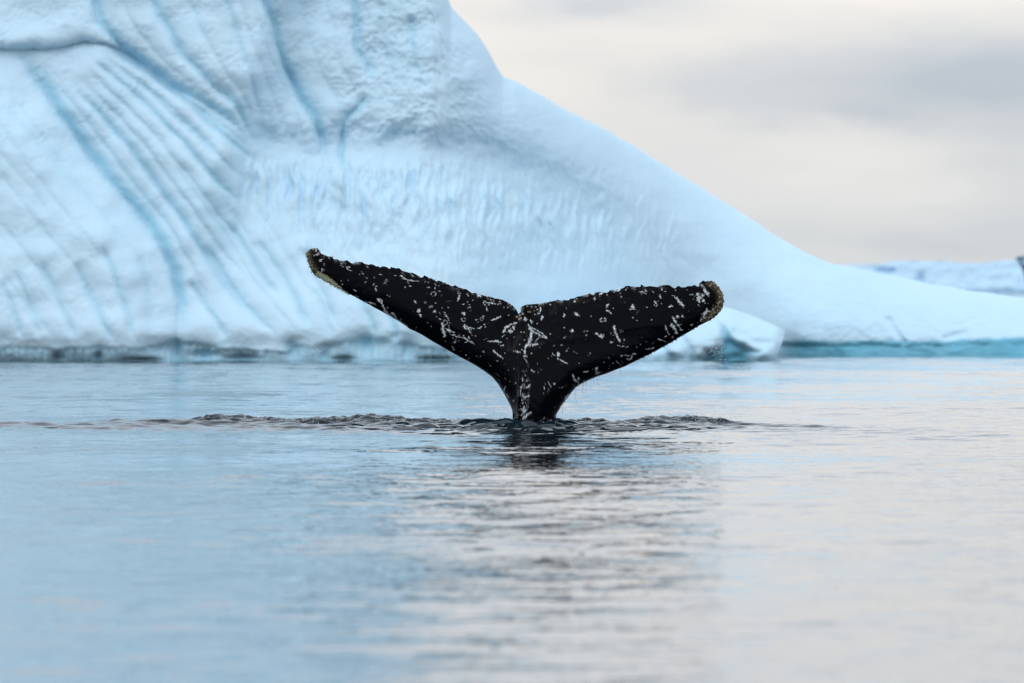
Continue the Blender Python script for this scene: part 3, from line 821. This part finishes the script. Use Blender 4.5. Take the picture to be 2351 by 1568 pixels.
# centre
for w, p in ((4.5, [(295, 470), (320, 420), (360, 395), (390, 380)]), (6.0, [(350, 455), (390, 455)]), (5.0, [(405, 375), (440, 365)]), (4.0, [(395, 405), (410, 440)]), (2.6, [(290, 510), (312, 495)]), (5.0, [(515, 325), (530, 335)]),
             (4.2, [(585, 345), (595, 375)]), (4.6, [(555, 385), (575, 430), (590, 470), (580, 540), (560, 590), (530, 610), (520, 650), (518, 690)]), (2.8, [(580, 410), (640, 440), (700, 480), (755, 530)]), (3.4, [(585, 430), (630, 470), (690, 505), (745, 528)]),
             (2.6, [(545, 615), (580, 605), (590, 575)]), (3.2, [(600, 605), (630, 590), (665, 592)]), (2.6, [(625, 570), (655, 535), (670, 510)]), (3.0, [(400, 660), (440, 665), (480, 678)]), (3.4, [(505, 715), (545, 715)]), (2.0, [(520, 735), (545, 785)]),
             (3.2, [(190, 658), (240, 700), (295, 740)]), (3.6, [(180, 562), (230, 560), (275, 572)]), (3.0, [(135, 562), (165, 562)]), (3.0, [(170, 348), (220, 322), (275, 298)]), (3.0, [(30, 425), (70, 410)]), (2.6, [(275, 602), (295, 600)]),
             (2.6, [(585, 860), (625, 880)]), (3.6, [(1015, 905), (1040, 960), (1080, 995)]), (4.0, [(1070, 960), (1085, 945)]), (2.8, [(720, 1035), (730, 1065)]), (3.2, [(815, 1000), (830, 1005)]), (1.6, [(760, 980), (800, 1040)]), (2.4, [(885, 1045), (920, 1040)]),
             # along the keel
             (3.0, [(490, 1020), (480, 1060), (475, 1110)]), (2.6, [(525, 1045), (560, 1030), (585, 1015)]), (2.4, [(530, 975), (555, 965)]), (3.0, [(510, 1150), (540, 1135), (570, 1125)]), (2.6, [(495, 1110), (520, 1160)]), (2.6, [(480, 1160), (510, 1190)]),
             (5.0, [(480, 1260), (505, 1290), (545, 1275)]), (4.5, [(520, 1240), (500, 1270)]), (4.2, [(505, 1370), (530, 1340), (580, 1300)]), (3.4, [(470, 1330), (500, 1320)]), (3.0, [(495, 1405), (545, 1410)]), (2.4, [(520, 1200), (555, 1245)]), (2.2, [(495, 940), (498, 970)]),
             (3.0, [(300, 1080), (315, 1030)]), (2.6, [(330, 1110), (350, 1150)]), (2.4, [(395, 1180), (415, 1170)]), (4.0, [(940, 1165), (980, 1120)]), (3.0, [(890, 1250), (930, 1220)]), (1.6, [(155, 790), (165, 820)])):
    st(D_, w, p)
dot(D_, 2.2, (100, 385), (140, 372), (465, 590), (405, 515), (245, 590), (320, 962), (415, 965), (660, 885), (680, 630), (365, 980), (420, 1045), (430, 1270), (835, 1265), (700, 590))
# right fluke
for w, p in ((3.4, [(435, 500), (432, 560), (428, 610)]), (2.4, [(400, 575), (395, 612)]), (4.2, [(445, 690), (470, 660)]), (2.6, [(838, 515), (840, 535)]), (2.8, [(815, 598), (800, 665)]), (5.0, [(985, 600), (1010, 620)]), (2.8, [(1010, 615), (1055, 645)]),
             (3.4, [(1290, 345), (1280, 400)]), (5.0, [(1245, 298), (1290, 298)]), (4.6, [(1365, 290), (1415, 285)]), (2.6, [(1460, 520), (1500, 455)]), (3.4, [(1465, 545), (1520, 580), (1555, 615)]), (5.0, [(1875, 470), (1895, 530)]), (2.6, [(1830, 535), (1930, 535)]),
             (4.4, [(1590, 800), (1605, 880), (1630, 960)]), (3.6, [(1630, 950), (1660, 1000), (1690, 1050)]), (3.4, [(1305, 915), (1350, 940)]), (6.5, [(1370, 960), (1415, 955)]), (2.8, [(1520, 1030), (1545, 1055), (1585, 1048)]), (1.8, [(1640, 1105), (1720, 1115), (1810, 1125)]),
             (5.0, [(715, 1225), (720, 1250)]), (3.0, [(700, 1280), (705, 1300), (770, 1340), (870, 1395)]), (1.6, [(610, 1220), (660, 1260)]), (1.8, [(1190, 1200), (1235, 1240)]), (2.0, [(1620, 1345), (1660, 1380), (1705, 1420)]), (3.6, [(1785, 1300), (1830, 1330), (1865, 1310), (1868, 1250)]),
             (1.6, [(1700, 1268), (1780, 1260), (1850, 1255)]), (4.0, [(1880, 1220), (1920, 1240)]), (5.0, [(1300, 1450), (1320, 1490)]), (3.0, [(1110, 1515), (1180, 1510)]), (6.0, [(1295, 1545), (1360, 1525)]), (2.0, [(1695, 335), (1720, 355)]), (2.6, [(960, 420), (990, 412)]), (2.6, [(1635, 240), (1690, 238)]),
             (4.0, [(200, 655), (195, 700)])):
    st(B_, w, p)
dot(B_, 5.5, (925, 870), (935, 880)); dot(B_, 2.0, (1360, 345), (1360, 325), (1565, 1380), (1515, 1425), (1430, 1365), (1575, 1240), (1745, 1012), (1145, 1012), (460, 1082), (430, 1138), (400, 1515), (690, 598), (1600, 1008), (1035, 1385), (1095, 1385))
dot(B_, 4.0, (770, 1095), (655, 1100), (850, 1185), (820, 980), (1125, 870), a=0.4)
ringmark(B_, 1412, 700, 46, 2.2, 1.0, 30); ringmark(B_, 1565, 915, 34, 1.2, 0.45, 26); ringmark(B_, 1700, 875, 24, 1.2, 0.5, 16)
for w, p in ((2.8, [(610, 450), (660, 462), (718, 490)]), (2.2, [(822, 450), (830, 478)]), (3.6, [(930, 520), (945, 560)]), (3.0, [(860, 605), (865, 625)]), (2.2, [(895, 600), (915, 605)]), (2.0, [(1120, 505), (1180, 550)]), (4.2, [(1180, 550), (1240, 615), (1300, 680)]), (3.4, [(1080, 692), (1105, 682), (1130, 692)]),
             (3.8, [(1135, 855), (1170, 910), (1205, 965)]), (2.4, [(1205, 965), (1250, 1025)]), (1.8, [(1215, 985), (1265, 965)]), (3.4, [(1245, 1048), (1290, 1060)]), (4.6, [(1105, 965), (1150, 1010), (1175, 1060), (1180, 1100)]), (2.6, [(1180, 1105), (1235, 1115)]), (2.6, [(1115, 1180), (1165, 1145)]),
             (3.0, [(1020, 995), (1030, 1035)]), (1.8, [(1030, 1040), (1075, 1130)]), (2.8, [(905, 1192), (950, 1215)]), (1.4, [(950, 1215), (1045, 1250)]), (2.8, [(1010, 1160), (1035, 1155)]), (2.8, [(705, 1352), (760, 1355), (855, 1332)]), (4.0, [(1200, 835), (1215, 860)]), (4.0, [(1280, 835), (1285, 850)]),
             (2.0, [(1410, 505), (1445, 502), (1475, 530)]), (6.0, [(1515, 490), (1550, 530), (1585, 560)]), (5.0, [(1510, 545), (1540, 590), (1555, 615)]), (4.6, [(1600, 500), (1620, 545)]), (5.0, [(1630, 425), (1640, 460)]), (6.5, [(1670, 480), (1680, 490)]), (3.4, [(1690, 520), (1700, 540)]), (5.0, [(1615, 600), (1618, 602)]),
             (4.0, [(1600, 845), (1640, 790), (1670, 755), (1665, 720)]), (3.0, [(1600, 845), (1660, 870)]), (2.6, [(1680, 765), (1750, 770)]), (4.0, [(1690, 860), (1740, 850)]), (3.0, [(1570, 920), (1580, 880)]), (1.6, [(1545, 660), (1550, 690)]), (1.8, [(1560, 340), (1640, 380)]), (1.6, [(1565, 355), (1620, 405)]),
             (2.2, [(1170, 440), (1185, 440)]), (1.6, [(1000, 457), (1045, 457)]), (2.4, [(570, 905), (590, 915)]), (1.8, [(500, 860), (525, 875)]), (2.2, [(970, 405), (975, 430)]), (2.0, [(720, 702), (738, 702)])):
    st(C_, w, p)
ringmark(C_, 872, 658, 28, 1.6, 0.9, 20); ringmark(C_, 1435, 978, 16, 1.6, 0.9, 9); ringmark(C_, 720, 435, 24, 1.4, 0.7, 20)
dot(C_, 2.0, (585, 1335), (800, 1278), (555, 1137), (205, 1430), (180, 1440), (1590, 800), (1395, 1040), (1530, 940), (375, 1210), (580, 995))

# faint old hairline scratches and pale smudges that the photograph only hints at
for k in range(60):
    hx, hz = rng.uniform(1250, 2880), rng.uniform(1040, 1640)
    an, ln_ = rng.uniform(0, 3.14), rng.uniform(6, 34)
    st(None, 0.9, [(hx, hz), (hx + 0.5 * ln_ * math.cos(an) + rng.normal(0, 2), hz + 0.5 * ln_ * math.sin(an)), (hx + ln_ * math.cos(an), hz + ln_ * math.sin(an))], rng.uniform(0.08, 0.25))
for k in range(70):
    dot(None, rng.uniform(2.0, 4.5), (rng.uniform(1300, 2850), rng.uniform(1080, 1680)), a=rng.uniform(0.05, 0.16))
fx, fz = wx0.ravel(), wz0.ravel()
scar = np.zeros(N)
wobx = fx + 0.009 * gnoise(fx * 38, fz * 38, 71) + 0.004 * gnoise(fx * 90, fz * 90, 84)
wobz = fz + 0.009 * gnoise(fx * 38, fz * 38, 72) + 0.004 * gnoise(fx * 90, fz * 90, 85)
for pts, w, a in SC:
    lo, hi = pts.min(0) - 0.06, pts.max(0) + 0.06
    idx = np.nonzero((fx > lo[0]) & (fx < hi[0]) & (fz > lo[1]) & (fz < hi[1]))[0]
    if len(idx) == 0:
        continue
    d, _, al = polydist(wobx[idx], wobz[idx], pts)
    w = max(w * (0.55 + 0.40 * min(1.0, max(0.0, (w / WS - 2.2) / 2.0))), 0.0028)
    ln = np.hypot(*(pts[1:] - pts[:-1]).T).sum()
    tap = (0.45 + 0.75 * np.sin(np.clip(al + 0.06, 0, 1) * 3.0) ** 0.8) if ln > 0.03 else 1.0
    wv = 0.82 * w * tap * (1.0 + 0.9 * gnoise(fx[idx] * 42, fz[idx] * 42, 83))
    scar[idx] = np.maximum(scar[idx], a * np.clip(1.45 - d / np.maximum(wv, 0.0018), 0, 1))
flk = gnoise(fx * 95, fz * 95, 73) + 0.6 * gnoise(fx * 190, fz * 190, 74)
scar = np.clip(scar * (1.0 - 0.85 * smooth(0.12, 0.42, flk)), 0, 1)
# small flecks everywhere, thicker towards the stock and the leading edges
dens = 0.001 + 0.015 * np.exp(-(dL.ravel() / 0.10)) + 0.015 * smooth(1.0, 0.3, fz)
f1, _ = worley(fx * 26, fz * 26, 75)
keep = hash2(np.floor(fx * 26), np.floor(fz * 26), 76) < dens * 3.0
g1, _ = worley(fx * 60, fz * 60, 77)
keep2 = hash2(np.floor(fx * 60), np.floor(fz * 60), 78) < dens
scar = np.maximum(scar, np.where(keep2, 0.8 * np.clip(1.5 - g1 / 0.20, 0, 1), 0))
# worn skin: along the trailing edge, the stock's keel and near the tips
edge_n = smooth(0.28, 0.6, gnoise(fx * 14, fz * 14, 79) + 0.4 * gnoise(fx * 60, fz * 60, 80))
scar = np.maximum(scar, 0.6 * edge_n * np.exp(-dT.ravel() / 0.012) * (fz > 0.8))
kd = polydist(fx, fz, KEEL + np.array([0.05, 0.0]))[0]
kn = smooth(0.22, 0.5, gnoise(fx * 20, fz * 14, 81) + 0.5 * gnoise(fx * 55, fz * 45, 82))
scar = np.maximum(scar, 0.22 * kn * np.exp(-(kd / 0.055) ** 2) * smooth(0.75, 0.45, fz))
# yellow film of algae along the left tip's leading edge and the right tip
yel_l = np.stack(wxz(*np.array(crop(*L_, [(640, 760), (700, 800), (800, 850), (900, 920), (1000, 1000), (1100, 1060), (1180, 1120), (1260, 1165)])).T), -1)
yd = polydist(wobx, wobz, yel_l)[0]
yel = np.clip(1.7 - yd / np.interp(fx, yel_l[:, 0], [0.020, 0.023, 0.023, 0.022, 0.019, 0.014, 0.010, 0.006]), 0, 1) * (1 - 0.6 * smooth(0.2, 0.5, flk))
tipL = np.stack(wxz(*np.array(crop(*L_, [(430, 260), (410, 360), (430, 470), (480, 590), (560, 720)])).T), -1)
tipR = np.stack(wxz(*np.array(crop(2650, 1080, 4.9, [(930, 240), (1060, 330), (1130, 430), (1150, 540), (1150, 640), (1110, 730), (1020, 820), (920, 930), (840, 1000)])).T), -1)
td = np.minimum(polydist(wobx, wobz, tipL)[0], polydist(wobx, wobz, tipR)[0])
crust = np.clip(1.5 - td / 0.045, 0, 1) * smooth(-0.1, 0.35, flk)
scarf = np.concatenate([scar, np.zeros(N)])
yelf = np.concatenate([np.maximum(yel, 0), np.zeros(N)])
crf = np.concatenate([crust, np.zeros(N)])


def skin_material():
    m, T = material('whale_skin')
    sc_ = T.n('ShaderNodeAttribute', attribute_name='scar').outputs['Fac']
    ye = T.n('ShaderNodeAttribute', attribute_name='algae').outputs['Fac']
    cr = T.n('ShaderNodeAttribute', attribute_name='crust').outputs['Fac']
    oc = T.n('ShaderNodeTexCoord').outputs['Object']
    n1 = T.n('ShaderNodeTexNoise', {'Vector': oc, 'Scale': 7.0, 'Detail': 5.0, 'Roughness': 0.6}).outputs[0]
    n2 = T.n('ShaderNodeTexNoise', {'Vector': oc, 'Scale': 70.0, 'Detail': 4.0, 'Roughness': 0.6}).outputs[0]
    base = T.mix(n1, c4(0.0008, 0.0013, 0.0026), c4(0.0022, 0.003, 0.005))
    pale = T.mix(n2, c4(0.66, 0.72, 0.76), c4(0.88, 0.92, 0.94))
    col = T.mix(sc_, base, pale)
    col = T.mix(ye, col, T.mix(n2, c4(0.30, 0.30, 0.17), c4(0.50, 0.51, 0.36)))
    col = T.mix(cr, col, T.mix(n2, c4(0.06, 0.045, 0.025), c4(0.36, 0.31, 0.20)))
    b = T.n('ShaderNodeBump', {'Height': n2, 'Strength': 0.25, 'Distance': 0.004})
    p = T.n('ShaderNodeBsdfPrincipled', {'Base Color': col, 'Roughness': T.m('ADD', 0.24, T.m('MULTIPLY', sc_, 0.2)), 'IOR': 1.36, 'Normal': b.outputs[0]})
    p.inputs['Specular IOR Level'].default_value = 0.10
    T.n('ShaderNodeOutputMaterial', {'Surface': p.outputs[0]})
    return m


SKIN = skin_material()
i = np.arange(N).reshape(NTT, NC)
ringi = np.concatenate([i[0, :], i[1:, -1], i[-1, -2::-1], i[-2:0:-1, 0]])
rr2 = np.roll(ringi, -1)
quads = np.vstack([grid_quads(NTT, NC, 0, True), grid_quads(NTT, NC, N), np.stack([ringi, rr2, rr2 + N, ringi + N], -1)])
whale = empty('humpback_whale', (0.2, 0.0, 0.0))
tag(whale, 'black whale tail with raised flukes, white scars and barnacled tips', 'whale')
worg = np.array(whale.location)
mesh_from('tail_flukes', np.vstack([Vf, Vb]) - worg, quads, SKIN, whale, {'scar': scarf, 'algae': yelf, 'crust': crf})

# ---- barnacles
def barnacle_material(name, lo, hi):
    m, T = material(name)
    oc = T.n('ShaderNodeTexCoord').outputs['Object']
    inf = T.n('ShaderNodeObjectInfo').outputs['Random']
    n = T.n('ShaderNodeTexNoise', {'Vector': oc, 'Scale': 60.0, 'Detail': 3.0}).outputs[0]
    at = T.n('ShaderNodeAttribute', attribute_name='shell').outputs['Fac']
    f = T.m('ADD', T.m('ADD', T.m('MULTIPLY', n, 0.3), T.m('MULTIPLY', inf, 0.4)), at, clamp=True)
    p = T.n('ShaderNodeBsdfPrincipled', {'Base Color': T.mix(f, lo, hi), 'Roughness': 0.5})
    T.n('ShaderNodeOutputMaterial', {'Surface': p.outputs[0]})
    return m


BARN = barnacle_material('barnacle_shell', c4(0.34, 0.25, 0.18), c4(0.78, 0.68, 0.56))
CRUST = barnacle_material('barnacle_crust_shell', c4(0.035, 0.022, 0.014), c4(0.62, 0.54, 0.36))


def barnacle_geo():
    """a six plated crown with a sunk mouth, axis along -Y, radius 1"""
    v, f = [], []
    n = 12
    for (r0, r1, h) in ((1.0, 0.72, 0.0), (0.78, 0.50, 0.55), (0.52, 0.34, 0.62), (0.30, 0.24, 0.25)):
        for k in range(n):
            a = 2 * math.pi * k / n
            r = r0 if k % 2 == 0 else r1
            v.append((r * math.cos(a), -h, r * math.sin(a)))
    for s in range(3):
        for k in range(n):
            f.append((s * n + k, s * n + (k + 1) % n, (s + 1) * n + (k + 1) % n, (s + 1) * n + k))
    v.append((0, -0.2, 0))
    c = len(v) - 1
    for k in range(0, n):
        f.append((3 * n + k, 3 * n + (k + 1) % n, c, c))
    return np.array(v), f


BVv, BF = barnacle_geo()
bme = bpy.data.meshes.new('barnacle')
bme.from_pydata([tuple(p) for p in BVv], [], [tuple(dict.fromkeys(q)) for q in BF])
bme.materials.append(BARN)
bme.update()
spots = []
for c, r, pts in ((A_, 5.0, [(475, 193), (838, 118), (690, 20), (870, 45), (935, 78), (1105, 125), (1378, 222), (1452, 422), (1535, 397), (1812, 388), (1785, 464), (1930, 460), (1755, 340), (1815, 345), (950, 440), (1055, 517), (1153, 510), (968, 652), (1700, 648), (1732, 817), (1245, 897), (1312, 945), (1578, 955), (1432, 1252), (232, 335), (1920, 1345), (1660, 315)]),
                  (L_, 4.6, [(540, 250), (660, 352), (770, 385), (940, 400), (1015, 465), (765, 548), (1217, 547), (1125, 588), (1665, 568), (1818, 838), (1672, 852), (1148, 980), (690, 810)]),
                  (D_, 5.0, [(88, 300), (110, 412), (145, 180), (163, 130), (240, 178), (265, 170), (302, 208), (342, 210), (350, 168), (350, 290), (378, 186), (130, 98), (162, 100), (258, 150), (482, 466), (513, 468), (516, 548), (334, 533), (488, 650), (590, 688), (312, 685), (235, 765), (498, 1010), (498, 1412)]),
                  (D_, 7.0, [(438, 308), (470, 294), (462, 332), (478, 322), (500, 276), (567, 606), (500, 1204)]),
                  (B_, 5.0, [(235, 490), (298, 500), (366, 503), (420, 460), (390, 545), (342, 563), (247, 577), (277, 580), (160, 607), (352, 622), (385, 763), (592, 467), (585, 420), (808, 828), (590, 925), (136, 897), (180, 900), (187, 1018), (445, 980), (297, 1228), (145, 1172), (775, 400), (905, 378), (1010, 375), (1175, 332), (1210, 292), (1480, 312), (1590, 272), (1690, 290), (1775, 233), (1577, 522), (1230, 647), (1172, 880), (1155, 945), (1635, 238)]),
                  (C_, 4.6, [(403, 430), (205, 718), (803, 898), (957, 645), (935, 508), (1302, 708), (1457, 572), (1357, 428), (1535, 480), (1592, 490), (1640, 638), (1030, 1152), (1090, 362), (262, 432)])):
    for p in crop(*c, pts):
        spots.append((p, r))
eps = 0.004
for (p, r) in spots:
    x, z = wxz(np.array([p[0]]), np.array([p[1]]))
    y0 = tail_form(x, z)[0][0]
    gxn = (tail_form(x + eps, z)[0][0] - tail_form(x - eps, z)[0][0]) / (2 * eps)
    gzn = (tail_form(x, z + eps)[0][0] - tail_form(x, z - eps)[0][0]) / (2 * eps)
    o = bpy.data.objects.new('barnacle', bme)
    COL.objects.link(o)
    o.parent = whale
    o.location = (x[0] - worg[0], y0 + 0.003, z[0])
    gxn, gzn = np.clip(gxn, -1.2, 1.2), np.clip(gzn, -1.2, 1.2)
    o.rotation_euler = (-math.atan(-gzn) * 1.0, rng.uniform(0, 6), -math.atan(-gxn) * 0.0)
    s = r * WS * 0.80 * rng.uniform(0.85, 1.15)
    o.scale = (s, s * 1.1, s)

# ---- the crusts of small barnacles on the two tips (too many to tell apart)
def crust_part(line, n, spread, outline, rmin, rmax, parent):
    """shells along the tip, denser at its rim, some standing off the outline"""
    vs, fs, off, sh = [], [], 0, []
    rs = resample(line, 200)
    cen = rs.mean(0)
    q4 = np.array([q if len(set(q)) == 4 else (q[0], q[1], q[2], q[2]) for q in BF])
    for k in range(n):
        p = rs[rng.integers(0, 200)] + rng.normal(0, spread, 2)
        x, z = np.array([p[0]]), np.array([p[1]])
        ins = inpoly(x, z, outline)[0]
        dd_ = polydist(x, z, np.vstack([outline, outline[:1]]))[0][0]
        if not ins and dd_ > 0.008:
            continue
        y0 = tail_form(x, z)[0][0] if ins else -0.10 * z[0] + rng.normal(0, 0.03)
        r = rng.uniform(rmin, rmax) * (0.75 if not ins else 1.0)
        a, b = rng.uniform(-0.5, 0.5), rng.uniform(0, 6.28)
        M = BVv * r * np.array([1, rng.uniform(1.0, 1.9), 1])
        ca, sa, cb, sb = math.cos(a), math.sin(a), math.cos(b), math.sin(b)
        M = M @ np.array([[cb, 0, -sb], [0, 1, 0], [sb, 0, cb]]).T
        M = M @ np.array([[1, 0, 0], [0, ca, -sa], [0, sa, ca]]).T
        vs.append(M + np.array([x[0], y0 + 0.002, z[0]]))
        fs.append(q4 + off)
        off += len(BVv)
        sh += [rng.choice([-0.5, -0.2, 0.1, 0.4])] * len(BVv)
    o = bpy.data.meshes.new('barnacle_crust')
    allv = np.vstack(vs) - worg
    faces = [tuple(dict.fromkeys(int(i_) for i_ in q)) for q in np.vstack(fs)]
    o.from_pydata([tuple(p) for p in allv], [], faces)
    o.materials.append(CRUST)
    o.attributes.new('shell', 'FLOAT', 'POINT').data.foreach_set('value', np.array(sh, np.float32))
    o.update()
    ob_ = bpy.data.objects.new('barnacle_crust', o)
    COL.objects.link(ob_)
    ob_.parent = parent
    ob_['kind'] = 'stuff'
    return ob_


OUTLINE = np.vstack([LTOP, RTOP, RLOW[::-1], LLOW[::-1]])
crust_part(tipL, 130, 0.014, OUTLINE, 0.006, 0.011, whale)
crust_part(tipR, 260, 0.022, OUTLINE, 0.006, 0.012, whale)
low_l = np.stack(wxz(*np.array(crop(*L_, [(560, 760), (640, 830), (760, 900), (900, 985), (1060, 1080), (1200, 1150), (1290, 1190)])).T), -1)
crust_part(low_l, 70, 0.006, OUTLINE, 0.006, 0.011, whale)
low_r = np.stack(wxz(*np.array(crop(*C2, [(1050, 996), (1130, 957), (1200, 920), (1280, 877), (1350, 838), (1420, 794), (1480, 761), (1550, 716), (1600, 692)])).T), -1)
crust_part(low_r, 70, 0.005, OUTLINE, 0.005, 0.010, whale)

# ------------------------------------------------------------------ falling drops and spray
def drop_material():
    m, T = material('water_drop')
    p = T.n('ShaderNodeBsdfPrincipled', {'Base Color': c4(0.9, 0.95, 1.0), 'Roughness': 0.02, 'IOR': 1.333, 'Transmission Weight': 1.0})
    T.n('ShaderNodeOutputMaterial', {'Surface': p.outputs[0]})
    return m


DROP = drop_material()
_t = (1 + 5 ** 0.5) / 2
ICV = np.array([(-1, _t, 0), (1, _t, 0), (-1, -_t, 0), (1, -_t, 0), (0, -1, _t), (0, 1, _t), (0, -1, -_t), (0, 1, -_t), (_t, 0, -1), (_t, 0, 1), (-_t, 0, -1), (-_t, 0, 1)]) / math.hypot(1, _t)
ICF = np.array([(0, 11, 5), (0, 5, 1), (0, 1, 7), (0, 7, 10), (0, 10, 11), (1, 5, 9), (5, 11, 4), (11, 10, 2), (10, 7, 6), (7, 1, 8), (3, 9, 4), (3, 4, 2), (3, 2, 6), (3, 6, 8), (3, 8, 9), (4, 9, 5), (2, 4, 11), (6, 2, 10), (8, 6, 7), (9, 8, 1)])
drops = []
def drop_at(sx, sy, r, y=None, st_=1.0):
    x, z = wxz(sx, sy)
    drops.append((float(x), float(rng.normal(-0.25, 0.15) if y is None else y), float(z), r, st_))
# from the left tip
for k in range(230):
    sy = 1180 + 480 * rng.random() ** 0.8
    drop_at(1262 + rng.normal(0, 22) + 0.03 * (sy - 1180), sy, rng.uniform(0.0016, 0.0036))
for k in range(60):
    drop_at(1290 + rng.normal(0, 38), 1420 + rng.normal(0, 40), rng.uniform(0.0024, 0.0048))
# from the right tip
for k in range(190):
    sy = 1260 + 420 * rng.random()
    drop_at(2872 + rng.normal(0, 9) + 0.02 * (sy - 1260), sy, rng.uniform(0.0016, 0.0036))
for k in range(70):
    drop_at(2868 + rng.normal(0, 18), 1400 + rng.normal(0, 34), rng.uniform(0.0024, 0.0048))
# threads of water under the right fluke
for sx, sy, ln in ((2300, 1545, 60), (2330, 1528, 50), (2345, 1520, 75), (2366, 1512, 55), (2392, 1505, 35), (2250, 1610, 45), (2262, 1595, 20), (2305, 1560, 80), (2375, 1512, 40), (2314, 1536, 40), (2336, 1524, 95), (2396, 1503, 50), (2480, 1478, 30)):
    yy = sy
    xx = sx
    while yy < sy + ln:
        drop_at(xx, yy, rng.uniform(0.0020, 0.0045), -0.2 + rng.normal(0, 0.02), rng.uniform(1.0, 2.2))
        yy += rng.uniform(1.5, 5.5)
        xx += rng.normal(0, 0.7)
for k in range(220):
    drop_at(rng.uniform(2230, 2680), rng.uniform(1500, 1690), rng.uniform(0.0018, 0.0042))
for k in range(140):
    drop_at(rng.uniform(1500, 2050), 1690 - 330 * rng.random() ** 1.6, rng.uniform(0.0018, 0.0040))
# spray thrown up by the water round the tail
for (cx, cy, rx, n, hgt) in ((-2.25, 0.25, 0.55, 420, 0.050), (-3.0, 0.5, 0.8, 160, 0.025), (-0.9, 0.05, 0.9, 380, 0.030), (0.2, -0.30, 0.5, 420, 0.035), (1.1, 0.05, 0.8, 360, 0.028), (2.1, 0.25, 0.35, 420, 0.060)):
    for k in range(n):
        x = cx + rng.normal(0, rx * 0.6)
        y = cy + rng.normal(0, 0.2)
        zb = float(sea_height(np.array([x]), np.array([y]))[0])
        drops.append((x, y, zb + abs(rng.normal(0, hgt)), rng.uniform(0.0018, 0.0056), 1.0))
dr = np.array(drops)
dv = (ICV[None] * dr[:, None, 3:4] * np.stack([np.ones(len(dr)), np.ones(len(dr)), dr[:, 4]], -1)[:, None, :] + dr[:, None, :3]).reshape(-1, 3)
df = (ICF[None] + 12 * np.arange(len(dr))[:, None, None]).reshape(-1, 3)
sp = mesh_from('water_spray', dv, df, DROP)
tag(sp, 'fine drops of water falling from the flukes and splashing round the tail', 'spray', None, 'stuff')
